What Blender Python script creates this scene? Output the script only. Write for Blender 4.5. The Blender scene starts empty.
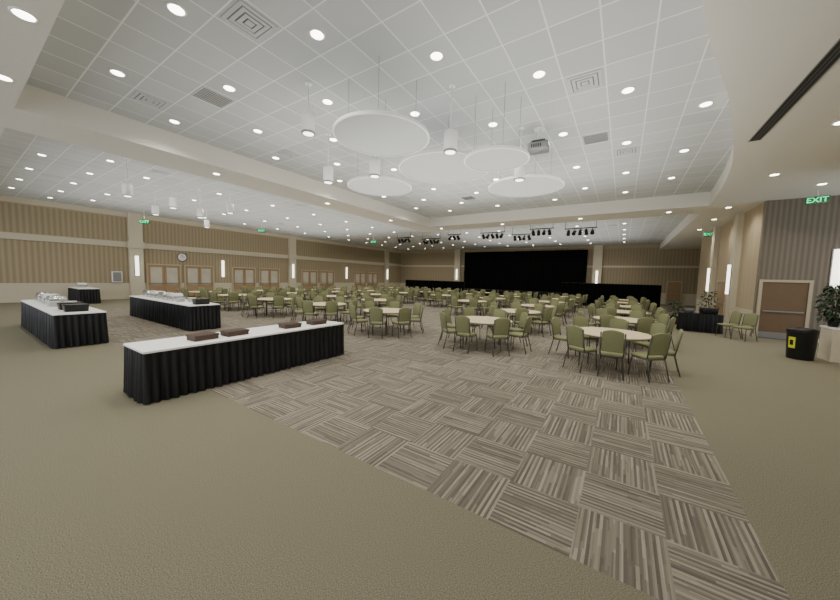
import bpy, math, random
from mathutils import Vector, Matrix
random.seed(4)
S = bpy.context.scene
COL = S.collection

# ---------------------------------------------------------------- materials
def lin(c):
    c = c/255.0
    return c/12.92 if c <= 0.04045 else ((c+0.055)/1.055)**2.4
def rgb(r, g, b, k=1.0):
    return (min(1, lin(r)*k), min(1, lin(g)*k), min(1, lin(b)*k), 1)

def newmat(name):
    m = bpy.data.materials.new(name); m.use_nodes = True
    nt = m.node_tree
    return m, nt, nt.nodes['Principled BSDF']
def MT(nt, op, a, b=None, c=None):
    n = nt.nodes.new('ShaderNodeMath'); n.operation = op
    for i, v in enumerate((a, b, c)):
        if v is None: continue
        if isinstance(v, (int, float)): n.inputs[i].default_value = v
        else: nt.links.new(v, n.inputs[i])
    return n.outputs[0]
def mixc(nt, fac, a, b):
    n = nt.nodes.new('ShaderNodeMix'); n.data_type = 'RGBA'
    if isinstance(fac, float): n.inputs[0].default_value = fac
    else: nt.links.new(fac, n.inputs[0])
    for s, v in ((n.inputs[6], a), (n.inputs[7], b)):
        if isinstance(v, tuple): s.default_value = v
        else: nt.links.new(v, s)
    return n.outputs[2]
def noise(nt, vec, scale, detail=2):
    n = nt.nodes.new('ShaderNodeTexNoise'); n.inputs['Scale'].default_value = scale
    n.inputs['Detail'].default_value = detail
    nt.links.new(vec, n.inputs['Vector']); return n.outputs[0]
def coords(nt):
    n = nt.nodes.new('ShaderNodeTexCoord'); s = nt.nodes.new('ShaderNodeSeparateXYZ')
    nt.links.new(n.outputs['Object'], s.inputs[0])
    return n.outputs['Object'], s.outputs[0], s.outputs[1], s.outputs[2]
def bump(nt, bs, h, strength, dist):
    b = nt.nodes.new('ShaderNodeBump'); b.inputs['Strength'].default_value = strength
    b.inputs['Distance'].default_value = dist
    nt.links.new(h, b.inputs['Height']); nt.links.new(b.outputs[0], bs.inputs['Normal'])

def simple(name, c, rough=0.6, metal=0.0, var=0.08, scale=12, spec=0.4):
    m, nt, bs = newmat(name)
    v, x, y, z = coords(nt)
    n = noise(nt, v, scale)
    lo = tuple(max(0, k*(1-var)) for k in c[:3])+(1,)
    hi = tuple(min(1, k*(1+var)) for k in c[:3])+(1,)
    nt.links.new(mixc(nt, n, lo, hi), bs.inputs['Base Color'])
    bs.inputs['Roughness'].default_value = rough
    bs.inputs['Metallic'].default_value = metal
    bs.inputs['Specular IOR Level'].default_value = spec
    return m
def emit(name, c, st):
    m, nt, bs = newmat(name)
    v, x, y, z = coords(nt)
    n = noise(nt, v, 3)
    nt.links.new(mixc(nt, n, c, tuple(k*0.95 for k in c[:3])+(1,)), bs.inputs['Emission Color'])
    bs.inputs['Base Color'].default_value = c
    bs.inputs['Emission Strength'].default_value = st
    return m

def carpet_plain():
    m, nt, bs = newmat('plain_carpet')
    v, x, y, z = coords(nt)
    n1 = noise(nt, v, 130, 3); n2 = noise(nt, v, 0.6, 2)
    r = nt.nodes.new('ShaderNodeMapRange'); r.inputs[1].default_value = 0.34; r.inputs[2].default_value = 0.66
    nt.links.new(n1, r.inputs[0])
    c = mixc(nt, r.outputs[0], rgb(88, 86, 72), rgb(149, 145, 125))
    c2 = mixc(nt, MT(nt, 'MULTIPLY', n2, 0.5), c, rgb(121, 117, 99))
    nt.links.new(c2, bs.inputs['Base Color'])
    bs.inputs['Roughness'].default_value = 0.95; bs.inputs['Specular IOR Level'].default_value = 0.1
    bump(nt, bs, n1, 0.08, 0.001)
    return m
def carpet_tiles():
    m, nt, bs = newmat('striped_carpet_tiles')
    v, X, Y, Z = coords(nt)
    T = 0.6
    x = MT(nt, 'DIVIDE', MT(nt, 'SUBTRACT', X, 1.0), T); y = MT(nt, 'DIVIDE', MT(nt, 'SUBTRACT', Y, 2.33), T)
    cx = MT(nt, 'FLOOR', x); cy = MT(nt, 'FLOOR', y); fx = MT(nt, 'FRACT', x); fy = MT(nt, 'FRACT', y)
    chk = MT(nt, 'MODULO', MT(nt, 'ABSOLUTE', MT(nt, 'ADD', cx, cy)), 2.0)
    d = MT(nt, 'SUBTRACT', fy, fx)
    a = MT(nt, 'MULTIPLY_ADD', d, chk, fx)
    b = MT(nt, 'SUBTRACT', fy, MT(nt, 'MULTIPLY', d, chk))
    def wn(p, q, r):
        cb = nt.nodes.new('ShaderNodeCombineXYZ')
        for i, k in enumerate((p, q, r)):
            nt.links.new(k, cb.inputs[i])
        w = nt.nodes.new('ShaderNodeTexWhiteNoise'); w.noise_dimensions = '3D'
        nt.links.new(cb.outputs[0], w.inputs[0]); return w.outputs[0]
    cid = MT(nt, 'MULTIPLY_ADD', cx, 17.0, cy)
    def layer(n, brk):
        si = MT(nt, 'FLOOR', MT(nt, 'MULTIPLY', a, n))
        off = wn(si, cx, cy)
        bi = MT(nt, 'FLOOR', MT(nt, 'ADD', MT(nt, 'MULTIPLY', b, brk), off))
        return wn(si, cid, bi)
    v1 = layer(26.0, 0.5); v2 = layer(52.0, 1.5)
    alt = MT(nt, 'MODULO', MT(nt, 'FLOOR', MT(nt, 'MULTIPLY', a, 26.0)), 2.0)
    val = MT(nt, 'ADD', MT(nt, 'MULTIPLY', v1, 0.42), MT(nt, 'MULTIPLY', v2, 0.3))
    val = MT(nt, 'ADD', val, MT(nt, 'MULTIPLY', alt, 0.26))
    rp = nt.nodes.new('ShaderNodeValToRGB'); nt.links.new(val, rp.inputs[0])
    e = rp.color_ramp.elements
    e[0].position = 0.18; e[0].color = rgb(86, 81, 74)
    e[1].position = 0.85; e[1].color = rgb(170, 163, 149)
    k = e.new(0.42); k.color = rgb(109, 104, 95)
    k = e.new(0.6); k.color = rgb(141, 135, 122)
    n1 = noise(nt, v, 110, 2)
    c = mixc(nt, MT(nt, 'MULTIPLY', n1, 0.55), rp.outputs[0], rgb(124, 118, 107))
    nt.links.new(c, bs.inputs['Base Color'])
    bs.inputs['Roughness'].default_value = 0.95; bs.inputs['Specular IOR Level'].default_value = 0.1
    bump(nt, bs, n1, 0.08, 0.001)
    return m
TG = 0.675
def ceiling_grid():
    m, nt, bs = newmat('acoustic_tile_grid')
    v, X, Y, Z = coords(nt)
    def parts(c, o):
        q = MT(nt, 'DIVIDE', MT(nt, 'ADD', c, o), TG)
        f = MT(nt, 'FRACT', q)
        return MT(nt, 'GREATER_THAN', MT(nt, 'ABSOLUTE', MT(nt, 'SUBTRACT', f, 0.5)), 0.483), MT(nt, 'FLOOR', q)
    lx, ix = parts(X, 5.8875); ly, iy = parts(Y, -1.6625)
    l = MT(nt, 'MAXIMUM', lx, ly)
    cb = nt.nodes.new('ShaderNodeCombineXYZ'); nt.links.new(ix, cb.inputs[0]); nt.links.new(iy, cb.inputs[1])
    w = nt.nodes.new('ShaderNodeTexWhiteNoise'); w.noise_dimensions = '3D'; nt.links.new(cb.outputs[0], w.inputs[0])
    tile = mixc(nt, w.outputs[0], rgb(192, 197, 199), rgb(204, 208, 210))
    n1 = noise(nt, v, 60, 2)
    tile = mixc(nt, MT(nt, 'MULTIPLY', n1, 0.3), tile, rgb(192, 197, 199))
    nt.links.new(mixc(nt, l, tile, rgb(238, 241, 242)), bs.inputs['Base Color'])
    bs.inputs['Roughness'].default_value = 0.8
    bump(nt, bs, l, 0.3, 0.01)
    return m
def ribbed(name, ax, c1, c2, per=0.2):
    m, nt, bs = newmat(name)
    v, X, Y, Z = coords(nt)
    c = X if ax == 'X' else Y
    s = MT(nt, 'SINE', MT(nt, 'MULTIPLY', c, 6.28318/per))
    f = MT(nt, 'MULTIPLY_ADD', s, 0.5, 0.5)
    nt.links.new(mixc(nt, f, c1, c2), bs.inputs['Base Color'])
    bs.inputs['Roughness'].default_value = 0.85
    bump(nt, bs, s, 0.2, 0.012)
    return m

GYP = simple('painted_gypsum', rgb(224, 222, 214), 0.85, var=0.02)
GRID = ceiling_grid()
PLAIN = carpet_plain(); TILES = carpet_tiles()
RIB_L = ribbed('ribbed_tan_fabric_side', 'Y', rgb(150, 137, 112), rgb(172, 158, 131), 0.22)
RIB_F = ribbed('ribbed_tan_fabric_end', 'X', rgb(154, 141, 116), rgb(170, 157, 130), 0.26)
RIB_D = ribbed('ribbed_taupe_panel', 'X', rgb(110, 103, 92), rgb(128, 121, 108), 0.14)
RIB_R = ribbed('ribbed_beige_side', 'Y', rgb(180, 165, 137), rgb(184, 169, 141), 0.5)
CREAM = simple('cream_paint', rgb(204, 196, 175), 0.8, var=0.03)
TAN = simple('tan_paint', rgb(176, 162, 135), 0.8, var=0.03)
WOOD = simple('door_wood', rgb(166, 138, 106), 0.45, var=0.12, scale=5)
DWOOD = simple('dark_door_wood', rgb(112, 92, 70), 0.55, var=0.08, scale=5)
GLASS = simple('door_glass', rgb(200, 195, 180), 0.15, var=0.2, scale=1.5)
FRAME = simple('door_frame_paint', rgb(184, 173, 150), 0.5)
GREEN = simple('sage_olive_upholstery', rgb(128, 131, 94), 0.75, var=0.1, scale=30)
CHFR = simple('chair_frame_metal', rgb(92, 90, 82), 0.35, 0.6)
TTOP = simple('table_laminate', rgb(226, 209, 172), 0.35, var=0.04)
TEDGE = simple('table_edge_band', rgb(140, 127, 100), 0.4)
TLEG = simple('table_leg_metal', rgb(90, 88, 84), 0.4, 0.8)
CLOTH = simple('white_tablecloth', rgb(240, 240, 238), 0.8, var=0.02)
SKIRT = simple('black_satin_skirt', rgb(14, 15, 18), 0.45, var=0.3, scale=3, spec=0.4)
CURT = simple('black_drape', rgb(8, 8, 9), 0.9, var=0.2, spec=0.1)
STG = simple('stage_skirt_charcoal', rgb(30, 28, 27), 0.9, var=0.2, spec=0.1)
BLACK = simple('black_plastic', rgb(20, 20, 21), 0.45)
BMET = simple('black_metal', rgb(20, 20, 20), 0.5, 0.3)
STEEL = simple('polished_steel', rgb(215, 217, 218), 0.2, 0.9)
PORC = simple('white_porcelain', rgb(240, 240, 236), 0.25)
CLEAR = simple('translucent_lid', rgb(226, 230, 231), 0.2)
BROWN = simple('brown_wicker', rgb(78, 62, 52), 0.65, var=0.3, scale=60)
WMET = simple('white_metal', rgb(246, 247, 247), 0.45, var=0.02)
DISC = simple('grey_acoustic_disc', rgb(192, 197, 198), 0.8, var=0.02)
DRIM = simple('white_disc_rim', rgb(246, 247, 247), 0.5, var=0.02)
GREYM = simple('grey_metal', rgb(150, 152, 152), 0.4, 0.5)
VLOUV = simple('vent_louver_grey', rgb(198, 202, 204), 0.5)
DGREY = simple('dark_grey_plastic', rgb(92, 94, 96), 0.45)
DARK = simple('vent_shadow', rgb(128, 132, 135), 0.8)
LEAF = simple('leaf_green', rgb(32, 58, 32), 0.5, var=0.4, scale=9)
BARK = simple('bark_brown', rgb(96, 76, 54), 0.8, var=0.3)
SOIL = simple('potting_soil', rgb(50, 38, 30), 0.95, var=0.3, scale=40)
YEL = simple('yellow_green_label', rgb(214, 216, 60), 0.5)
SCON = emit('sconce_glow', (1.0, 0.93, 0.8, 1), 3.5)
LENS = emit('downlight_lens', (1.0, 0.93, 0.78, 1), 11)
PLENS = emit('pendant_lens', (1.0, 0.97, 0.9, 1), 5)
EXG = emit('exit_letter_green', (0.05, 0.85, 0.32, 1), 1.2)
EXH = simple('exit_sign_green_housing', rgb(24, 84, 52), 0.4)

# ---------------------------------------------------------------- mesh builder
class MB:
    def __init__(s): s.v = []; s.f = []; s.m = []; s.s = []
    def add(s, V, F, mat, smooth=False, M=None):
        o = len(s.v)
        for p in V:
            p = Vector(p)
            if M is not None: p = M @ p
            s.v.append(p)
        for f in F:
            s.f.append([i+o for i in f]); s.m.append(mat); s.s.append(smooth)
    def box(s, x0, y0, z0, x1, y1, z1, mat, M=None):
        V = [(x0,y0,z0),(x1,y0,z0),(x1,y1,z0),(x0,y1,z0),(x0,y0,z1),(x1,y0,z1),(x1,y1,z1),(x0,y1,z1)]
        F = [(3,2,1,0),(4,5,6,7),(0,1,5,4),(1,2,6,5),(2,3,7,6),(3,0,4,7)]
        s.add(V, F, mat, False, M)
    def lathe(s, prof, n, mat, M=None, smooth=True, sx=1.0, caps=True):
        V = []; F = []
        for r, z in prof:
            for i in range(n):
                a = 2*math.pi*i/n
                V.append((r*math.cos(a)*sx, r*math.sin(a), z))
        for k in range(len(prof)-1):
            for i in range(n):
                j = (i+1) % n
                F.append((k*n+i, k*n+j, (k+1)*n+j, (k+1)*n+i))
        s.add(V, F, mat, smooth, M)
        if not caps: return
        s.add([V[i] for i in range(n)], [tuple(reversed(range(n)))], mat, False, M)
        s.add([V[(len(prof)-1)*n+i] for i in range(n)], [tuple(range(n))], mat, False, M)
    def tube(s, pts, r, mat, n=8, M=None):
        pts = [Vector(p) for p in pts]; V = []; F = []
        for k, p in enumerate(pts):
            d = (pts[min(k+1, len(pts)-1)]-pts[max(k-1, 0)]).normalized()
            u = d.orthogonal().normalized() if abs(d.z) < 0.9 else Vector((0, 1, 0)).cross(d).normalized()
            w = d.cross(u)
            for i in range(n):
                a = 2*math.pi*i/n
                V.append(p+(u*math.cos(a)+w*math.sin(a))*r)
        for k in range(len(pts)-1):
            for i in range(n):
                j = (i+1) % n
                F.append((k*n+i, k*n+j, (k+1)*n+j, (k+1)*n+i))
        F.append(tuple(reversed(range(n)))); F.append(tuple((len(pts)-1)*n+i for i in range(n)))
        s.add(V, F, mat, True, M)
    def rings(s, outline, rg, mat, M=None, smooth=True):
        n = len(outline)
        cx = sum(p[0] for p in outline)/n; cy = sum(p[1] for p in outline)/n
        V = []; F = []
        for sc, z in rg:
            for p in outline:
                V.append((cx+(p[0]-cx)*sc, cy+(p[1]-cy)*sc, z))
        for k in range(len(rg)-1):
            for i in range(n):
                j = (i+1) % n
                F.append((k*n+i, k*n+j, (k+1)*n+j, (k+1)*n+i))
        F.append(tuple(reversed(range(n)))); F.append(tuple((len(rg)-1)*n+i for i in range(n)))
        s.add(V, F, mat, smooth, M)
    def build(s, name):
        me = bpy.data.meshes.new(name)
        me.from_pydata([tuple(p) for p in s.v], [], s.f)
        mats = []
        for m in s.m:
            if m not in mats: mats.append(m)
        for m in mats: me.materials.append(m)
        for p, m, sm in zip(me.polygons, s.m, s.s):
            p.material_index = mats.index(m); p.use_smooth = sm
        me.update(); return me

def rrect(x0, y0, x1, y1, r, n=4):
    P = []
    for cx, cy, a0 in ((x1-r, y0+r, -90), (x1-r, y1-r, 0), (x0+r, y1-r, 90), (x0+r, y0+r, 180)):
        for i in range(n+1):
            a = math.radians(a0+90*i/n)
            P.append((cx+r*math.cos(a), cy+r*math.sin(a)))
    return P

def mobj(name, mesh, loc=(0, 0, 0), rot=0.0, parent=None):
    o = bpy.data.objects.new(name, mesh); COL.objects.link(o)
    if parent: o.parent = parent
    o.location = loc; o.rotation_euler = (0, 0, rot) if isinstance(rot, (int, float)) else rot
    return o
def tag(o, label, cat, group=None):
    o['label'] = label; o['category'] = cat
    if group: o['group'] = group
    return o
def struct(name, mb, label=None, cat=None):
    o = mobj(name, mb.build(name)); o['kind'] = 'structure'
    if label: o['label'] = label
    if cat: o['category'] = cat
    return o
def place(kit, name, loc, rot, label, cat, group=None):
    e = bpy.data.objects.new(name, None); COL.objects.link(e)
    e.empty_display_size = 0.1
    e.location = loc; e.rotation_euler = (0, 0, rot)
    for pn, me in kit:
        mobj(pn, me, parent=e)
    return tag(e, label, cat, group)
def part(fn, name, *a):
    mb = MB(); fn(mb, *a); return (name, mb.build(name))

# ---------------------------------------------------------------- room shell
XL, YF, ZH, ZL = -27.5, 37.0, 5.65, 5.1
XR, YR = 4.25, 28.0
mb = MB()
fx = [XL, -21.0, 1.0, 9.0]; fy = [-5.0, 2.33, 31.0, YF]
for i in range(3):
    for j in range(3):
        m = TILES if (i == 1 and j == 1) else PLAIN
        mb.add([(fx[i],fy[j],0),(fx[i+1],fy[j],0),(fx[i+1],fy[j+1],0),(fx[i],fy[j+1],0)], [(0,1,2,3)], m)
struct('floor', mb, 'olive-grey carpet with a field of striped carpet tiles', 'carpet floor')

ctrl = [(-0.7,0.95),(0.15,3.3),(0.75,5.6),(1.3,7.4),(1.76,9.3),(2.2,11.5),(2.5,14.0),(2.7,16.9)]
curve = []
for k in range(len(ctrl)-1):
    p0 = ctrl[max(k-1,0)]; p1 = ctrl[k]; p2 = ctrl[k+1]; p3 = ctrl[min(k+2,len(ctrl)-1)]
    for s_ in range(4):
        t_ = s_/4
        curve.append(tuple(0.5*(2*p1[q]+(p2[q]-p0[q])*t_+(2*p0[q]-5*p1[q]+4*p2[q]-p3[q])*t_**2+(3*p1[q]-p0[q]-3*p2[q]+p3[q])*t_**3) for q in (0,1)))
curve.append(ctrl[-1])
mb = MB()
def hq(x0, y0, x1, y1, z, m):
    mb.add([(x0,y0,z),(x0,y1,z),(x1,y1,z),(x1,y0,z)], [(0,1,2,3)], m)
def vq(x0, y0, x1, y1, m=GYP):
    mb.add([(x0,y0,ZL),(x1,y1,ZL),(x1,y1,ZH),(x0,y0,ZH)], [(0,1,2,3)], m)
hq(XL, -5, -12, 0.95, ZL, GYP); hq(-12, -5, 9, 0.95, ZL, GYP)
hq(-12, 0.95, -10.4, 18.6, ZL, GYP)
hq(-10.4, 16.9, 2.7, 18.6, ZL, GYP)
mb.add([(x, y, ZL) for x, y in curve]+[(9, 16.9, ZL), (9, 0.95, ZL)], [tuple(range(len(curve)+2))], GYP)
hq(2.7, 16.9, 9, YF, ZL, GYP)
hq(XL, 0.95, -12, YF, ZH, GRID); hq(-12, 18.6, 2.7, YF, ZH, GRID)
mb.add([(x, y, ZH) for x, y in curve]+[(-10.4, 16.9, ZH), (-10.4, 0.95, ZH)], [tuple(range(len(curve)+2))], GRID)
for a, b in zip(curve[:-1], curve[1:]): vq(a[0], a[1], b[0], b[1])
vq(-10.4, 0.95, -10.4, 16.9); vq(-10.4, 16.9, 2.7, 16.9); vq(-10.4, 0.95, -0.7, 0.95)
vq(-12, 0.95, -12, 18.6); vq(-12, 18.6, 2.7, 18.6); vq(2.7, 18.6, 2.7, YF); vq(XL, 0.95, -12, 0.95)
struct('ceiling', mb, 'white dropped tile ceiling trays framed by smooth soffits', 'ceiling')

def wall_stack(mb, horiz, a0, a1, p0, p1, zones):
    for z0, z1, m in zones:
        if horiz: mb.box(a0, p0, z0, a1, p1, z1, m)
        else: mb.box(p0, a0, z0, p1, a1, z1, m)
mb = MB(); wall_stack(mb, False, -5, YF+0.2, XL-0.2, XL, [(0,1.05,CREAM),(1.05,3.4,RIB_L),(3.4,3.78,TAN),(3.78,5.3,RIB_L),(5.3,ZH,TAN)])
struct('wall_left', mb)
mb = MB(); mb.box(XL, -5, 3.4, XL+0.06, YF, 3.74, CREAM); struct('trim_1', mb)
mb = MB(); mb.box(XL, -5, 5.36, XL+0.1, YF, ZH, CREAM); struct('trim_2', mb)
mb = MB(); mb.box(XL, -5, 0, XL+0.03, YF, 0.14, CREAM); struct('baseboard_left', mb)
n = 3
for y in (7.16, 18.9, 33.5):
    mb = MB(); mb.box(XL, y-0.36, 0, XL+0.25, y+0.36, ZH, CREAM); mb.box(XL, y-0.42, 0, XL+0.3, y+0.42, 0.2, CREAM)
    mb.box(XL, y-0.42, 3.36, XL+0.3, y+0.42, 3.8, CREAM)
    struct('trim_%d' % n, mb); n += 1
# far wall
mb = MB(); wall_stack(mb, True, XL, 9.0, YF, YF+0.2, [(0,1.05,CREAM),(1.05,3.4,RIB_F),(3.4,3.6,CREAM),(3.6,5.3,RIB_F),(5.3,ZH,TAN)])
struct('wall_far', mb)
for x in (-18.2, -2.3):
    mb = MB(); mb.box(x-0.4, YF-0.35, 0, x+0.4, YF, ZH, CREAM); mb.box(x-0.46, YF-0.4, 0, x+0.46, YF, 0.2, CREAM)
    struct('trim_%d' % n, mb); n += 1
# right walls
mb = MB(); wall_stack(mb, False, 17.0, YR-0.2, XR, XR+0.2, [(0,1.0,CREAM),(1.0,ZL,RIB_R)]); mb.box(XR, YR-0.2, 0, 5.7, YR, ZL, TAN)
struct('wall_right', mb)
mb = MB(); wall_stack(mb, False, YR, YF, 5.6, 5.8, [(0,1.0,CREAM),(1.0,ZL,RIB_R)]); struct('wall_alcove', mb)
mb = MB(); wall_stack(mb, True, XR, 7.5, 16.8, 17.0, [(0,0.9,RIB_D),(0.9,ZL,RIB_D)]); struct('wall_door', mb)
mb = MB(); wall_stack(mb, False, -5, 13.1, 5.25, 5.45, [(0,1.0,CREAM),(1.0,ZL,TAN)]); mb.box(5.25, 13.1, 0, 7.5, 13.3, ZL, TAN)
struct('wall_near', mb)
mb = MB(); mb.box(XR-0.03, 17.0, 0, XR, YR, 0.14, CREAM); struct('baseboard_right', mb)
mb = MB(); mb.box(XR, 16.77, 0, 4.28, 16.8, 0.14, CREAM); mb.box(5.65, 16.77, 0, 7.5, 16.8, 0.14, CREAM); struct('baseboard_door', mb)
for y in (19.5, 23.5):
    mb = MB(); mb.box(XR-0.2, y-0.3, 0, XR, y+0.3, ZL, CREAM); mb.box(XR-0.25, y-0.35, 0, XR, y+0.35, 0.2, CREAM); struct('trim_%d' % n, mb); n += 1
mb = MB(); mb.box(5.06, 12.7, 0, 5.25, 13.3, ZL, CREAM); mb.box(5.0, 12.65, 3.6, 5.25, 13.35, ZL, CREAM)
struct('trim_%d' % n, mb); n += 1

# ---------------------------------------------------------------- doors
def door_kit(w, h, leaves, wood, glass=True):
    kit = []
    b = MB(); b.box(-w/2-0.09, -0.02, 0, -w/2, 0.08, h+0.09, FRAME); b.box(w/2, -0.02, 0, w/2+0.09, 0.08, h+0.09, FRAME); b.box(-w/2, -0.02, h, w/2, 0.08, h+0.09, FRAME)
    kit.append(('door_frame', b.build('door_frame')))
    lw = w/leaves
    for i in range(leaves):
        x0 = -w/2+i*lw+0.008; x1 = x0+lw-0.016
        b = MB()
        if glass:
            s = 0.12
            b.box(x0, 0, 0.01, x0+s, 0.05, h-0.01, wood); b.box(x1-s, 0, 0.01, x1, 0.05, h-0.01, wood)
            b.box(x0+s, 0, 0.01, x1-s, 0.05, 0.9, wood); b.box(x0+s, 0, h-0.15, x1-s, 0.05, h-0.01, wood)
            g = MB(); g.box(x0+s, 0.015, 0.9, x1-s, 0.035, h-0.15, GLASS)
            kit.append(('door_glass', g.build('door_glass')))
        else:
            b.box(x0, 0, 0.01, x1, 0.05, h-0.01, wood)
            b.box(x0, 0.05, 0.02, x1, 0.054, 0.25, GREYM)
        kit.append(('door_leaf', b.build('door_leaf')))
        hb = MB(); hb.box(x0+0.06, 0.05, 1.0, x1-0.06, 0.1, 1.05, GREYM)
        kit.append(('door_handle', hb.build('door_handle')))
    return kit
DK = door_kit(1.83, 2.3, 2, WOOD)
dn = 1
def door(kit, loc, rot, label):
    global dn
    o = place(kit, 'door_%d' % dn, loc, rot, label, 'door'); o['kind'] = 'structure'; dn += 1
for y in (8.7, 10.9, 14.3, 16.6, 21.0, 23.3, 28.5, 30.8):
    door(DK, (XL, y, 0), -math.pi/2, 'double wooden door with glass panes')
door(door_kit(1.15, 2.1, 1, DWOOD, False), (4.95, 16.8, 0), math.pi, 'brown wooden door in taupe frame')
door(door_kit(1.0, 2.1, 1, WOOD, False), (4.0, YF, 0), math.pi, 'brown wooden door in the end wall')
door(door_kit(1.6, 2.1, 2, WOOD, False), (XR, 21.5, 0), math.pi/2, 'brown double door')

# ---------------------------------------------------------------- chairs
def c_seat(b):
    o = []
    for p in rrect(-0.22, -0.2, 0.22, 0.23, 0.06): o.append((p[0]*(0.94+0.06*(p[1]+0.2)/0.43), p[1]))
    b.rings(o, [(0.93,0.43),(1,0.44),(1.01,0.465),(0.97,0.485),(0.85,0.492)], GREEN)
def c_back(b):
    o = [(-0.18, 0), (0.18, 0), (0.19, 0.02), (0.192, 0.2), (0.194, 0.37), (0.19, 0.405), (0.172, 0.43)]
    N = 8
    for i in range(1, N):
        t = i/N; o.append((0.172-0.344*t, 0.43+0.034*math.sin(math.pi*t)))
    o += [(-0.172, 0.43), (-0.19, 0.405), (-0.194, 0.37), (-0.192, 0.2), (-0.19, 0.02)]
    M = Matrix.Translation((0, -0.205, 0.525)) @ Matrix.Rotation(math.radians(90+9), 4, 'X')
    b.rings(o, [(0.92,-0.022),(0.99,-0.016),(1.0,0.0),(0.99,0.014),(0.94,0.02)], GREEN, M)
def c_leg(b, sx, front):
    if front: b.tube([(sx*0.2, 0.17, 0.44), (sx*0.21, 0.2, 0.3), (sx*0.22, 0.215, 0.0)], 0.013, CHFR, 6)
    else: b.tube([(sx*0.205, -0.19, 0.45), (sx*0.21, -0.22, 0.3), (sx*0.22, -0.3, 0.0)], 0.013, CHFR, 6)
def c_frame(b):
    for s in (-1, 1):
        b.tube([(s*0.205, -0.19, 0.44), (s*0.21, -0.21, 0.56), (s*0.212, -0.272, 0.93)], 0.014, CHFR, 6)
        b.tube([(s*0.2, 0.17, 0.425), (s*0.205, -0.19, 0.425)], 0.011, CHFR, 6)
    b.tube([(-0.2, 0.17, 0.425), (0.2, 0.17, 0.425)], 0.011, CHFR, 6)
    b.tube([(-0.205, -0.19, 0.425), (0.205, -0.19, 0.425)], 0.011, CHFR, 6)
CH = [part(c_seat, 'seat'), part(c_back, 'backrest'), part(c_frame, 'frame')]
for sx in (-1, 1):
    for fr in (True, False): CH.append(part(c_leg, 'leg', sx, fr))
def chair_all(b):
    c_seat(b); c_back(b); c_frame(b)
    for sx in (-1, 1):
        for fr in (True, False): c_leg(b, sx, fr)
cb = MB(); chair_all(cb); CH_ONE = cb.build('banquet_chair')

# ---------------------------------------------------------------- round tables
RT = 0.81
def t_top(b):
    b.lathe([(RT-0.005,0.728),(RT,0.735),(RT,0.757),(RT-0.005,0.76)], 48, TTOP)
def t_edge(b):
    b.lathe([(RT,0.722),(RT+0.015,0.728),(RT+0.015,0.755),(RT,0.758)], 48, TEDGE, caps=False)
def t_leg(b, sx, sy):
    b.tube([(sx*0.38, sy*0.3, 0.72), (sx*0.42, sy*0.3, 0.0)], 0.014, TLEG, 6)
def t_fr(b):
    for sx in (-1, 1):
        b.tube([(sx*0.405, -0.3, 0.25), (sx*0.405, 0.3, 0.25)], 0.011, TLEG, 6)
        b.tube([(sx*0.38, -0.3, 0.7), (sx*0.38, 0.3, 0.7)], 0.011, TLEG, 6)
        b.tube([(sx*0.4, 0, 0.25), (sx*0.1, 0, 0.71)], 0.01, TLEG, 6)
TB = [part(t_top, 'tabletop'), part(t_edge, 'edge_band'), part(t_fr, 'leg_brace')]
for sx in (-1, 1):
    for sy in (-1, 1): TB.append(part(t_leg, 'leg', sx, sy))
b = MB(); t_top(b); t_edge(b); t_fr(b)
for sx in (-1, 1):
    for sy in (-1, 1): t_leg(b, sx, sy)
TB_ONE = b.build('banquet_table')

tables = []
for j in range(6):
    for i in range(7):
        x = 0.1-3.45*i+random.uniform(-0.1, 0.1); y = 8.5+3.4*j+random.uniform(-0.1, 0.1)
        if (i, j) in ((2, 1), (3, 2)): continue      # open walkway between the table groups
        if (i, j) == (0, 0): x, y = -0.18, 8.6
        if (i, j) == (1, 0): x, y = -3.35, 8.6
        tables.append((math.hypot(x, y), x, y, i, j))
tables.sort()
chs = []
for d, x, y, i, j in tables:
    r = random.uniform(0, math.pi)
    lab = 'round banquet table with cream laminate top and metal legs'
    if d < 18: place(TB, 'banquet_table', (x, y, 0), r, lab, 'table', 'round banquet tables')
    else: tag(mobj('banquet_table', TB_ONE, (x, y, 0), r), lab, 'table', 'round banquet tables')
    a0 = 22.5+random.uniform(-6, 6)
    angs = [a0+45*k+random.uniform(-3, 3) for k in range(8)]
    if (i, j) == (0, 0): angs = [-119, -86, -48, 0, 42, 84, 126, 167]
    if (i, j) == (1, 0): angs = [-130, -94, -48, -4, 42, 88, 133, 178]
    for a in angs:
        a = math.radians(a)
        rr = 1.02+random.uniform(-0.02, 0.04)
        cx, cy = x+rr*math.cos(a), y+rr*math.sin(a)
        chs.append((math.hypot(cx, cy), cx, cy, a+math.pi/2+random.uniform(-0.06, 0.06)))
chs.sort()
LABC = 'olive green upholstered banquet chair with metal frame'
for k, (d, x, y, r) in enumerate(chs[:298]):
    if d < 15: place(CH, 'banquet_chair', (x, y, 0), r, LABC, 'chair', 'olive banquet chairs')
    else: tag(mobj('banquet_chair', CH_ONE, (x, y, 0), r), LABC, 'chair', 'olive banquet chairs')
cb = MB()
for d, x, y, r in chs[298:]:
    M = Matrix.Translation((x, y, 0)) @ Matrix.Rotation(r, 4, 'Z')
    t = MB(); chair_all(t); o = len(cb.v)
    cb.v += [M @ p for p in t.v]; cb.f += [[q+o for q in f] for f in t.f]; cb.m += t.m; cb.s += t.s
o = tag(mobj('banquet_chairs', cb.build('banquet_chairs')), 'olive green banquet chairs around the farthest tables', 'chairs', 'olive banquet chairs'); o['kind'] = 'stuff'
for x, y, r in ((3.4, 16.05, 2.0), (3.7, 15.5, 2.3)):
    place(CH, 'banquet_chair', (x, y, 0), r, 'olive green banquet chair beside the black side table', 'chair', 'olive banquet chairs')

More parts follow.
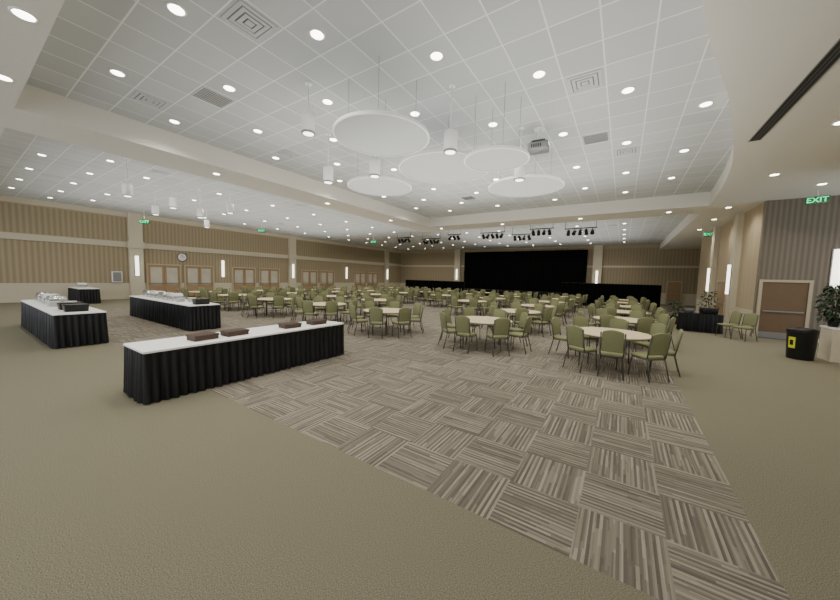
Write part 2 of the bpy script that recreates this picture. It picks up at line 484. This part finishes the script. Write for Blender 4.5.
# ---------------------------------------------------------------- buffet tables
def skirt(b, w, d, h, mat=SKIRT, amp=0.018, per=0.12):
    P = []
    def seg(x0, y0, x1, y1, nx, ny):
        L = math.hypot(x1-x0, y1-y0); N = int(L/0.02)
        for i in range(N):
            t = i/N; P.append((x0+(x1-x0)*t, y0+(y1-y0)*t, nx, ny, L*t, L))
    X, Y = w/2, d/2
    seg(-X,-Y,X,-Y,0,-1); seg(X,-Y,X,Y,1,0); seg(X,Y,-X,Y,0,1); seg(-X,Y,-X,-Y,-1,0)
    n = len(P); V = []; F = []
    lv = [(h, 0.35), (h*0.93, 0.8), (h*0.6, 1.1), (h*0.3, 1.5), (0.015, 1.9)]
    for z, k in lv:
        for (x, y, nx, ny, s, L) in P:
            e = min(1, s/0.08, (L-s)/0.08)
            ph = s*2*math.pi/per + 0.7*math.sin(s*3.1)
            a = amp*k*(math.sin(ph)+0.4*math.sin(ph*0.37+1))*e + 0.02*(1-z/h)
            V.append((x+nx*a, y+ny*a, z))
    for k in range(len(lv)-1):
        for i in range(n):
            j = (i+1) % n
            F.append((k*n+j, k*n+i, (k+1)*n+i, (k+1)*n+j))
    b.add(V, F, mat, True)
def buffet(loc, w, d, rot, label, h=0.76):
    kit = []
    b = MB(); skirt(b, w, d, h-0.012); kit.append(('table_skirt', b.build('table_skirt')))
    b = MB(); b.rings(rrect(-w/2-0.012, -d/2-0.012, w/2+0.012, d/2+0.012, 0.03), [(0.998,h-0.03),(1,h-0.025),(1,h-0.004),(0.997,h)], CLOTH, smooth=False)
    kit.append(('tablecloth', b.build('tablecloth')))
    return place(kit, 'buffet_table', loc, rot, label, 'table')
HP = math.pi/2
TH = 0.84
buffet((-6.1, 3.42, 0), 3.8, 0.88, HP, 'buffet table with white cloth, black pleated skirt and brown boxes', 0.78)
buffet((-14.5, 4.75, 0), 5.8, 0.9, 0, 'long black skirted buffet table holding steel serving pans', TH)
buffet((-13.95, 1.85, 0), 5.4, 0.9, 0, 'long black skirted buffet table holding serving pans and tubs', TH)
buffet((-25.8, 4.4, 0), 2.6, 0.8, 0, 'black skirted table with white cloth near the wall', TH)

def bx_body(b):
    b.rings(rrect(-0.19,-0.14,0.19,0.14,0.015), [(0.98,0),(1,0.005),(1,0.06)], BROWN, smooth=False)
def bx_lid(b):
    b.rings(rrect(-0.2,-0.15,0.2,0.15,0.015), [(1,0.06),(1,0.085),(0.98,0.09)], BROWN, smooth=False)
    for k in range(7):
        x = -0.165+0.055*k; b.box(x-0.018,-0.13,0.09,x+0.018,0.13,0.094,BROWN)
BX = [part(bx_body,'box_body'), part(bx_lid,'box_lid')]
for y in (2.42, 2.95, 4.1, 4.8):
    place(BX, 'serving_box', (-6.05+random.uniform(-.03,.03), y, 0.782), HP+random.uniform(-0.1, 0.1), 'low brown woven box on the white tablecloth', 'box', 'brown boxes on the buffet table')

def ch_pan(b):
    b.rings(rrect(-0.3,-0.19,0.3,0.19,0.02), [(0.97,0.06),(1,0.07),(1,0.14),(1.04,0.145),(1.04,0.155)], STEEL, smooth=False)
def ch_lid(b, m):
    b.rings(rrect(-0.29,-0.18,0.29,0.18,0.04), [(1.0,0.156),(0.98,0.19),(0.92,0.24),(0.8,0.26)], m, smooth=True)
def ch_handle(b):
    b.tube([(-0.06,0,0.255),(-0.06,0,0.285),(0.06,0,0.285),(0.06,0,0.255)], 0.008, BLACK, 6)
def ch_stand(b):
    for sx in (-1,1):
        for sy in (-1,1): b.tube([(sx*0.27,sy*0.16,0.07),(sx*0.27,sy*0.16,0.0)], 0.01, STEEL, 6)
        b.tube([(sx*0.27,-0.16,0.03),(sx*0.27,0.16,0.03)], 0.006, STEEL, 6)
CK1 = [part(ch_pan,'water_pan'), part(ch_lid,'lid',STEEL), part(ch_handle,'lid_handle'), part(ch_stand,'stand')]
CK2 = [part(ch_pan,'water_pan'), part(ch_lid,'lid',CLEAR), part(ch_handle,'lid_handle'), part(ch_stand,'stand')]
for k, (x, y) in enumerate(((-16.6,4.75),(-15.75,4.75),(-14.9,4.75),(-14.05,4.75),(-16.0,1.85),(-15.1,1.85),(-14.2,1.85),(-26.2,4.4))):
    if k % 2: place(CK2, 'chafing_dish', (x, y, TH+0.006), random.uniform(-.05,.05), 'steel chafing dish with pale translucent lid', 'chafing dish', 'chafing dishes')
    else: place(CK1, 'chafing_dish', (x, y, TH+0.006), random.uniform(-.05,.05), 'shiny stainless steel chafing dish with closed lid', 'chafing dish', 'chafing dishes')
def plates(b):
    for i in range(10): b.lathe([(0.08,i*0.014),(0.13,i*0.014+0.012),(0.132,i*0.014+0.016),(0.07,i*0.014+0.01)], 24, PORC)
b = MB(); plates(b); PL = b.build('plate_stack')
for x, y in ((-13.1,4.6),(-13.1,4.92),(-13.45,1.7),(-13.45,2.02)):
    tag(mobj('plate_stack', PL, (x, y, TH+0.002)), 'stack of white porcelain plates', 'plates', 'plate stacks')
def bin_(b):
    b.rings(rrect(-0.22,-0.15,0.22,0.15,0.03), [(0.9,0),(0.93,0.01),(1,0.16),(1.05,0.165),(1.05,0.18)], BLACK)
    b.rings(rrect(-0.18,-0.11,0.18,0.11,0.03), [(1,0.15),(1,0.181)], DGREY)
b = MB(); bin_(b); BN = b.build('bus_tub')
for x, y in ((-11.75,1.85),(-12.4,1.85),(-11.9,4.75)):
    tag(mobj('bus_tub', BN, (x, y, TH+0.002), HP), 'black plastic bus tub on the tablecloth', 'tub', 'black tubs')

# ---------------------------------------------------------------- downlights
RP = [(0.092,-0.008),(0.112,-0.014),(0.124,-0.006),(0.124,0.0)]
b = MB(); b.lathe(RP, 24, WMET); RING = b.build('trim_ring')
b = MB(); b.add([(0.094*math.cos(i*math.pi/12),0.094*math.sin(i*math.pi/12),-0.0135) for i in range(24)], [tuple(reversed(range(24)))], LENS); LN = b.build('lens')
DL = [('trim_ring', RING), ('lens', LN)]
b = MB(); b.lathe(RP, 12, WMET)
b.add([(0.09*math.cos(i*math.pi/8),0.09*math.sin(i*math.pi/8),-0.0145) for i in range(16)], [tuple(reversed(range(16)))], LENS); DL_ONE = b.build('recessed_downlight')
def cedge(y):
    for (x0,y0),(x1,y1) in zip(curve[:-1], curve[1:]):
        if y0 <= y <= y1: return x0+(x1-x0)*(y-y0)/(y1-y0)
    return 2.7
pts = []
for i in range(-18, 7):
    for j in range(0, 27):
        if (i+j) % 2: continue
        x = -5.55+2*TG*i; y = 2.0+2*TG*j
        inA = -10.1 < x < cedge(y)-0.3 and 1.3 < y < 16.6
        inL = XL+0.6 < x < -12.3 and 1.2 < y < YF-1
        inF = -12.3 < x < 2.4 and 19 < y < YF-1
        # sparser, alternating rows away from the main tray
        if ((inL and y > 6) or inF) and j % 2: continue
        if inA or inL or inF: pts.append((x, y, ZH, j, i))
for p in ((-6.5,0.72),(-8.9,0.72),(-3.4,0.3),(3.2,6.0),(3.3,9.5),(3.4,13.0),(3.4,17.6),(3.5,20.5),(3.5,24),(-11.2,5),(-11.2,9.5),(-11.2,14),(-6,17.7),(-2,17.7),(1.5,17.7),(-10,17.7),(4.8,10),(4.9,14.8)):
    pts.append((p[0], p[1], ZL, 0, 0))
for x, y, z, j, i in pts:
    near = math.hypot(x, y) < 12
    lab = 'round recessed ceiling downlight glowing warm white'
    if near: place(DL, 'recessed_downlight', (x, y, z), 0, lab, 'ceiling light', 'recessed downlights')
    else: tag(mobj('recessed_downlight', DL_ONE, (x, y, z)), lab, 'ceiling light', 'recessed downlights')
ld = bpy.data.lights.new('downlight_beam', 'SPOT'); ld.energy = 132; ld.spot_size = math.radians(150); ld.spot_blend = 0.9
ld.shadow_soft_size = 0.1; ld.color = (1, 0.93, 0.82)
for k, (x, y, z, j, i) in enumerate(pts):
    if x > -12.3 and y < 17: use = j % 4 in (0, 1)
    else: use = (j % 4 == 0) or (j % 4 == 2 and i % 4 == 2)
    if use or z == ZL:
        o = bpy.data.objects.new('downlight_beam', ld); COL.objects.link(o); o.location = (x, y, z-0.05)

# ---------------------------------------------------------------- vents, projector
def snap(v, o): return o+TG*round((v-o)/TG)
def vent_frame(b):
    for k, s in enumerate((0.28, 0.205, 0.13)):
        z = -0.012-0.005*k
        t = 0.055
        b.box(-s,-s,z,s,-s+t,z+0.01,VLOUV); b.box(-s,s-t,z,s,s,z+0.01,VLOUV); b.box(-s,-s+t,z,-s+t,s-t,z+0.01,VLOUV); b.box(s-t,-s+t,z,s,s-t,z+0.01,VLOUV)
    b.box(-0.055,-0.055,-0.025,0.055,0.055,-0.015,VLOUV)
def vent_core(b): b.box(-0.26,-0.26,-0.008,0.26,0.26,0,DARK)
VK = [part(vent_frame,'louvers'), part(vent_core,'duct_opening')]
def occupied(x, y): return any(abs(x-p[0]) < 0.3 and abs(y-p[1]) < 0.3 for p in pts)
def tilepos(x, y):
    x = snap(x, -5.55); y = snap(y, 2.0)
    if occupied(x, y): x += TG
    return x, y
for x, y in ((-4.83,2.6),(-0.78,6.57),(-8.74,2.54),(-0.1,10.6),(-8.6,6.36),(-4.6,10.5),(-8.6,12),(-15,4.5),(-22,10.4),(-15,11),(-22,14),(-5,22),(-1,24)):
    x, y = tilepos(x, y)
    place(VK, 'air_diffuser', (x, y, ZH), 0, 'square white louvered ceiling air diffuser', 'air vent', 'ceiling diffusers')
def grille(b):
    b.box(-0.31,-0.31,-0.008,0.31,0.31,0,VLOUV)
    for i in range(14): b.box(-0.27,-0.27+i*0.04,-0.014,0.27,-0.25+i*0.04,-0.008,GREYM)
b = MB(); grille(b); GR = b.build('return_grille')
for x, y in ((-7.4,3.2),(-0.7,9.3),(-6,13.2)):
    x, y = tilepos(x, y)
    tag(mobj('return_grille', GR, (x, y, ZH)), 'grey perforated return air grille in ceiling tile', 'air vent', 'return grilles')
def slot(b):
    b.box(-0.1,-2.2,-0.014,-0.085,2.2,0,GREYM); b.box(0.085,-2.2,-0.014,0.1,2.2,0,GREYM)
    b.box(-0.085,-2.2,-0.008,0.085,2.2,0,BLACK)
    b.box(-0.03,-2.2,-0.012,-0.02,2.2,-0.008,DGREY); b.box(0.02,-2.2,-0.012,0.03,2.2,-0.008,DGREY)
b = MB(); slot(b)
tag(mobj('linear_slot_diffuser', b.build('linear_slot_diffuser'), (2.2, 7.6, ZL-0.0005), 0), 'long black linear slot diffuser in the white soffit', 'air vent')

def pj_body(b):
    b.rings(rrect(-0.24,-0.2,0.24,0.2,0.04), [(0.95,-0.53),(1,-0.51),(1,-0.38),(0.96,-0.36)], GREYM)
    for k in range(5): b.box(-0.15+0.05*k,-0.204,-0.49,-0.125+0.05*k,-0.199,-0.41,BLACK)
def pj_lens(b): b.lathe([(0.06,0),(0.065,0.01),(0.05,0.07),(0.04,0.07)], 20, BLACK, Matrix.Translation((0.05,0.2,-0.45)) @ Matrix.Rotation(-HP,4,'X'))
def pj_mount(b):
    b.box(-0.12,-0.12,-0.02,0.12,0.12,0,WMET); b.tube([(0,0,-0.02),(0,0,-0.3)],0.035,WMET,10); b.box(-0.15,-0.12,-0.31,0.15,0.12,-0.29,DGREY)
    for sx in (-1,1):
        for sy in (-1,1): b.tube([(sx*0.13,sy*0.1,-0.3),(sx*0.2,sy*0.16,-0.37)],0.01,DGREY,6)
PJ = [part(pj_body,'projector_body'), part(pj_lens,'lens'), part(pj_mount,'ceiling_mount')]
place(PJ, 'ceiling_projector', (-1.95, 8.2, ZH), 0.1, 'grey projector hanging from a bracketed ceiling mount', 'projector')

# ---------------------------------------------------------------- acoustic discs, pendants
def disc(x, y, z, r):
    kit = []
    b = MB(); b.lathe([(r-0.03,-0.018),(r-0.03,0.018)], 56, DISC); kit.append(('disc_panel', b.build('disc_panel')))
    b = MB(); b.lathe([(r-0.03,-0.025),(r,-0.025),(r,0.025),(r-0.03,0.025)], 56, DRIM, smooth=False, caps=False); kit.append(('disc_rim', b.build('disc_rim')))
    for k in range(4):
        a = k*HP+0.6
        b = MB(); b.tube([(r*0.7*math.cos(a), r*0.7*math.sin(a), 0.018), (r*0.7*math.cos(a), r*0.7*math.sin(a), ZH-z)], 0.004, GREYM, 5)
        kit.append(('suspension_cable', b.build('suspension_cable')))
    place(kit, 'acoustic_disc', (x, y, z), 0, 'round acoustic cloud panel hung on thin cables', 'ceiling panel', 'acoustic discs')
for x, y, z, r in [(-4.03,4.72,4.6,0.91),(-4.06,7.22,4.75,1.17),(-2.35,6.36,4.4,0.66),(-6.25,7.27,4.6,0.95),(-2.52,9.25,4.6,1.03)]:
    disc(x, y, z, r)
def pendant_body(b):
    b.lathe([(0.11,-0.19),(0.13,-0.18),(0.13,0.17),(0.12,0.19),(0.03,0.195)], 24, WMET)
    b.lathe([(0.112,-0.205),(0.132,-0.205),(0.132,-0.175),(0.13,-0.175)], 24, GREYM)
def pendant_lens(b):
    b.add([(0.1*math.cos(i*math.pi/10),0.1*math.sin(i*math.pi/10),-0.208) for i in range(20)], [tuple(reversed(range(20)))], PLENS)
def pendant_stem(b, L):
    b.tube([(0,0,0.19),(0,0,L)],0.014,WMET,8)
    b.lathe([(0.06,L-0.03),(0.07,L-0.02),(0.07,L)],16,WMET)
PB = part(pendant_body,'lamp_shade'); PLN = part(pendant_lens,'lamp_lens')
for x, y, z in ((-2.99,5.55,4.6),(-5.36,4.07,4.9),(-6.75,5.75,4.6),(-5.3,5.96,4.6),(-2.3,7.9,4.6),
                (-14.1,3.54,4.6),(-17.5,5.3,4.6),(-15.0,5.1,4.6),(-13.9,6.7,4.6),(-16.4,6.6,4.6),(-19.6,8.2,4.6)):
    kit = [PB, PLN, part(pendant_stem,'stem', ZH-z)]
    place(kit, 'cylinder_pendant_light', (x, y, z), 0, 'white cylinder pendant light on a thin stem', 'pendant light', 'cylinder pendants')

# ---------------------------------------------------------------- sconces, clock, exit signs
def sc_back(b, ): b.box(-0.13,0,0,0.13,0.03,1.4,GREYM)
def sc_glow(b):
    o = [(-0.1,0.03)]+[(0.1*math.sin(math.radians(a)),0.03+0.09*math.cos(math.radians(a))) for a in range(-75,76,15)]+[(0.1,0.03)]
    b.rings(list(reversed(o)), [(1,0.04),(1,1.36)], SCON)
SK = [part(sc_back,'back_plate'), part(sc_glow,'diffuser')]
for x, y, z, r in ((XL+0.25,7.16,1.5,-HP),(XL,12.6,1.5,-HP),(XL+0.25,18.9,1.5,-HP),(XL,26.2,1.5,-HP),(XL+0.25,33.5,1.5,-HP),(XR-0.2,19.5,1.5,HP),(XR-0.2,23.5,1.5,HP),(6.1,16.8,1.9,math.pi),(-2.3,YF-0.35,1.7,math.pi),(-18.2,YF-0.35,1.7,math.pi)):
    place(SK, 'wall_sconce', (x, y, z), r, 'tall glowing wall sconce', 'wall light', 'wall sconces')
def ck_face(b): b.lathe([(0.27,0.0),(0.27,0.03)],32,PORC)
def ck_hands(b):
    b.box(-0.01,0,0.035,0.01,0.2,0.04,BLACK); b.box(0,-0.01,0.04,0.15,0.01,0.045,BLACK)
def ring_only(b): b.lathe([(0.31,0.0),(0.31,0.05),(0.275,0.05),(0.27,0.03)],32,BLACK,smooth=False,caps=False)
kit = [part(ring_only,'rim'), part(ck_face,'dial'), part(ck_hands,'hands')]
e = place(kit, 'wall_clock', (XL, 9.8, 2.95), 0, 'round wall clock with black rim above the doors', 'clock'); e.rotation_euler = (HP, 0, HP)

t = bpy.data.curves.new('exit_text', 'FONT'); t.body = 'EXIT'; t.size = 0.22; t.extrude = 0.003; t.align_x = 'CENTER'; t.align_y = 'CENTER'; t.offset = 0.005
to = bpy.data.objects.new('exit_text_source', t); COL.objects.link(to)
bpy.context.view_layer.update()
TXT = bpy.data.meshes.new_from_object(to.evaluated_get(bpy.context.evaluated_depsgraph_get()))
TXT.name = 'exit_lettering'; TXT.materials.clear(); TXT.materials.append(EXG)
for p in TXT.polygons: p.material_index = 0
bpy.data.objects.remove(to)
def exit_sign(x, y, z, r, top):
    k = []
    b = MB(); b.rings(rrect(-0.25,-0.115,0.25,0.115,0.02), [(1,-0.025),(1,0.025)], EXH, Matrix.Rotation(HP,4,'X'), False); k.append(('sign_housing', b.build('sign_housing')))
    b = MB(); b.tube([(0,0,0.11),(0,0,top-z)],0.012,WMET,6); k.append(('hanger', b.build('hanger')))
    e = place(k, 'exit_sign', (x, y, z), r, 'hanging sign with glowing green EXIT lettering', 'exit sign', 'exit signs')
    mobj('lettering', TXT, (0, -0.03, 0), (HP, 0, 0), e)
exit_sign(5.07, 15.5, 4.75, -0.35, ZL)
exit_sign(-23.0, 13.3, 5.1, 1.1, ZH)
exit_sign(-17.9, 20.1, 4.8, 0.7, ZH)
exit_sign(3.95, 24.0, 4.8, 0.0, ZL)
exit_sign(-25.0, 7.0, 4.9, 1.2, ZH)

# ---------------------------------------------------------------- stage
mb = MB(); mb.box(-17.5, 33.2, 0, -3.0, YF-0.5, 0.7, STG)
tag(mobj('stage_platform', mb.build('stage_platform')), 'charcoal skirted stage platform', 'stage')
def drape(x0, x1, z0, z1, y, amp=0.05, per=0.3):
    b = MB(); N = int((x1-x0)/0.05); V = []; F = []
    for z in (z0, z1):
        for i in range(N+1):
            V.append((x0+(x1-x0)*i/N, y+amp*math.sin(i*0.05*2*math.pi/per+0.5*math.sin(i*0.3)), z))
    for i in range(N): F.append((i, i+1, N+2+i, N+1+i))
    b.add(V, F, CURT, True)
    return b
b = drape(-17.0, -3.2, 0.7, 5.2, YF-0.7)
tag(mobj('stage_curtain', b.build('stage_curtain')), 'tall black pleated stage curtain', 'curtain')
for x0, x1, dh in ((-4.2, 2.3, 1.8), (-20.0, -13.0, 1.6)):
    kit = []
    b = drape(x0, x1, 0.02, dh, 27.8); kit.append(('drape_fabric', b.build('drape_fabric')))
    b = MB(); b.tube([(x0,27.8,dh),(x1,27.8,dh)],0.02,BMET,6)
    kit.append(('crossbar', b.build('crossbar')))
    for x in (x0, (x0+x1)/2, x1):
        b = MB(); b.tube([(x,27.9,0.0),(x,27.9,dh)],0.02,BMET,6)
        kit.append(('upright_pole', b.build('upright_pole')))
    place(kit, 'pipe_and_drape', (0,0,0), 0, 'low black pipe and drape partition', 'drape partition', 'drape partitions')
def sp_can(b):
    M = Matrix.Translation((0,0,-0.24)) @ Matrix.Rotation(math.radians(50),4,'X')
    b.lathe([(0.07,0.15),(0.09,0.12),(0.1,-0.12),(0.12,-0.17),(0.1,-0.17)],14,BMET,M)
def sp_yoke(b):
    b.tube([(-0.13,0,-0.24),(-0.13,0,-0.08),(0.13,0,-0.08),(0.13,0,-0.24)],0.012,BMET,6); b.tube([(0,0,-0.08),(0,0,-0.035)],0.015,BMET,6)
SPK = [part(sp_can,'lamp_housing'), part(sp_yoke,'yoke')]
for x0, y0, z0, nn in ((-15.6,21.3,5.2,4),(-13.6,22.4,5.15,5),(-11.0,21.5,5.25,3),(-7.9,21.3,5.2,5),(-6.2,22.6,5.15,4),(-4.6,21.2,5.25,4),(-2.4,21.6,5.2,5)):
    W = 0.16*nn+0.1
    b = MB(); b.tube([(-W,0,0),(W,0,0)],0.03,BMET,8); b2 = MB()
    for s in (-W+0.05, W-0.05): b2.tube([(s,0,0.03),(s,0,ZH-z0)],0.012,BMET,6)
    place([('bar', b.build('bar')),('hanger', b2.build('hanger'))], 'lighting_bar', (x0, y0, z0), 0, 'black hanging stage lighting bar', 'lighting bar', 'lighting bars')
    for k in range(nn):
        place(SPK, 'stage_spotlight', (x0+(k-(nn-1)/2)*0.33, y0, z0), random.uniform(-0.25,0.25)+(math.pi if (k+nn) % 3 == 0 else 0), 'black stage spotlight on a hanging bar', 'spotlight', 'stage spotlights')

# ---------------------------------------------------------------- right side objects
def can_body(b): b.lathe([(0.24,0.0),(0.25,0.02),(0.28,0.72),(0.29,0.74),(0.29,0.76),(0.26,0.76)],32,BLACK)
def can_lid(b): b.lathe([(0.26,0.765),(0.295,0.77),(0.29,0.8),(0.2,0.84),(0.13,0.845),(0.12,0.8)],32,BLACK)
def can_label(b):
    def patch(a0, a1, z0, z1, e, mat):
        V=[];F=[]
        for z in (z0, z1):
            rr = 0.2495+0.03*(z/0.7)+e
            for i in range(7):
                a = math.radians(a0+(a1-a0)*i/6); V.append((rr*math.cos(a), rr*math.sin(a), z))
        for i in range(6): F.append((i,i+1,8+i,7+i))
        b.add(V,F,mat,True)
    patch(198, 230, 0.3, 0.6, 0.005, YEL); patch(206, 222, 0.38, 0.52, 0.008, BLACK)
place([part(can_body,'bin_body'),part(can_lid,'bin_lid'),part(can_label,'label')], 'trash_can', (4.15, 12.65, 0), 0, 'round black trash can with yellow label', 'trash can')

def plant(x, y, z, h, label, leafn=500, spread=0.45, pot=0.2, low=0.35):
    b = MB(); b.lathe([(pot*0.7,0),(pot*0.75,0.01),(pot,pot*1.7),(pot*1.08,pot*1.72),(pot*1.08,pot*1.9),(pot*0.95,pot*1.9),(pot*0.95,pot*1.75)],24,BLACK)
    s = MB(); s.lathe([(pot*0.9,pot*1.7),(pot*0.9,pot*1.76)],20,SOIL)
    t = MB()
    for k in range(3):
        a = k*2.1
        t.tube([(0.03*math.cos(a),0.03*math.sin(a),pot*1.7),(0.05*math.cos(a+1),0.05*math.sin(a+1),h*0.45),(spread*0.35*math.cos(a),spread*0.35*math.sin(a),h*0.8)],0.012,BARK,6)
    l = MB()
    for i in range(leafn):
        u = random.random(); th = random.uniform(0,6.283); rr = spread*math.sqrt(random.random())*(0.5+0.5*math.sin(math.pi*min(1,0.15+u*0.8)))
        c = Vector((rr*math.cos(th), rr*math.sin(th), h*(low+(0.98-low)*u)))
        M = Matrix.Translation(c) @ Matrix.Rotation(th,4,'Z') @ Matrix.Rotation(random.uniform(-0.5,1.2),4,'Y') @ Matrix.Rotation(random.uniform(-.6,.6),4,'X')
        L = random.uniform(0.09,0.15); W = L*0.28
        l.add([(0,0,0),(L*0.45,-W,0.01),(L,0,-0.02),(L*0.45,W,0.01)],[(0,1,2,3)],LEAF,True,M)
    place([('pot',b.build('pot')),('soil',s.build('soil')),('trunk',t.build('trunk')),('foliage',l.build('foliage'))],'potted_plant',(x,y,z),0,label,'plant','potted plants')
def lg_body2(b): b.rings(rrect(-0.14,-0.3,0.14,0.3,0.01),[(1.02,0),(1.02,0.12),(1,0.13),(1,0.86)],CREAM,smooth=False)
def lg_top2(b): b.rings(rrect(-0.16,-0.32,0.16,0.32,0.01),[(1,0.86),(1,0.9)],WMET,smooth=False)
place([part(lg_body2,'pedestal_body'),part(lg_top2,'pedestal_top')],'plant_pedestal',(4.83,13.0,0),0,'cream pedestal cabinet holding a leafy plant','pedestal')
plant(4.81, 13.05, 0.905, 1.15, 'leafy green plant on the cream pedestal', 420, 0.3, 0.12, 0.15)
plant(3.3, 18.9, 0, 1.7, 'small potted tree beside the wall', 170, 0.3)
plant(2.2, 19.3, 0, 1.1, 'small potted shrub near the side table', 120, 0.26)
b1 = MB(); skirt(b1, 1.3, 0.7, 0.74); b2 = MB(); b2.box(-0.66,-0.36,0.74,0.66,0.36,0.76,SKIRT)
place([('table_skirt',b1.build('table_skirt')),('tablecloth',b2.build('tablecloth'))],'side_table',(2.75,17.1,0),0,'small black skirted side table','table')
b = MB(); b.rings(rrect(-0.25,-0.18,0.25,0.18,0.03),[(0.9,0),(1,0.02),(1,0.22),(0.95,0.24)],BLACK)
tag(mobj('equipment_case', b.build('equipment_case'), (3.0,17.05,0.762), 0.2),'black equipment case on the side table','case')
b = MB(); b.rings(rrect(-0.15,-0.12,0.15,0.12,0.02),[(1,0),(1,0.16),(0.9,0.17)],DGREY)
tag(mobj('storage_box', b.build('storage_box'), (2.4,17.05,0.762), -0.2),'grey box on the black side table','box')
b = MB(); b.rings(rrect(0,-0.25,0.12,0.25,0.02),[(1,1.1),(1,1.8)],WMET,smooth=False); b.box(0.12,-0.2,1.15,0.13,0.2,1.75,GREYM)
tag(mobj('wall_cabinet', b.build('wall_cabinet'), (XL,6.2,0)),'white fire extinguisher cabinet on the wall','cabinet')

# ---------------------------------------------------------------- light
w = bpy.data.worlds.new('World'); S.world = w; w.use_nodes = True
w.node_tree.nodes['Background'].inputs[0].default_value = (0.92, 0.95, 1.0, 1)
w.node_tree.nodes['Background'].inputs[1].default_value = 1.7
def area(x, y, z, sx, sy, e, rot, col=(1,0.96,0.9)):  # added fill lamps facing up to brighten the ceiling; no fixtures hang there
    l = bpy.data.lights.new('ceiling_fill', 'AREA'); l.shape = 'RECTANGLE'; l.size = sx; l.size_y = sy; l.energy = e; l.color = col
    o = bpy.data.objects.new('ceiling_fill', l); COL.objects.link(o); o.location = (x, y, z); o.rotation_euler = rot
area(-4, 9, 3.2, 9, 10, 430, (math.pi,0,0))
area(-19, 12, 3.2, 12, 18, 560, (math.pi,0,0))
area(-6, 27, 3.2, 14, 12, 400, (math.pi,0,0))

# ---------------------------------------------------------------- camera
cam = bpy.data.cameras.new('camera'); cam.sensor_width = 36; cam.lens = 311/840*36; cam.clip_end = 200
co = bpy.data.objects.new('camera', cam); COL.objects.link(co); S.camera = co
yaw, pit, rol = math.radians(33), math.radians(4.23), math.radians(1.5)
Fw = Vector((-math.sin(yaw)*math.cos(pit), math.cos(yaw)*math.cos(pit), -math.sin(pit)))
R = Vector((math.cos(yaw), math.sin(yaw), 0)); U = R.cross(Fw)
R2 = R*math.cos(rol)+U*math.sin(rol); U2 = U*math.cos(rol)-R*math.sin(rol)
m = Matrix((R2, U2, -Fw)).transposed().to_4x4(); m.translation = Vector((0, 0, 1.95))
co.matrix_world = m
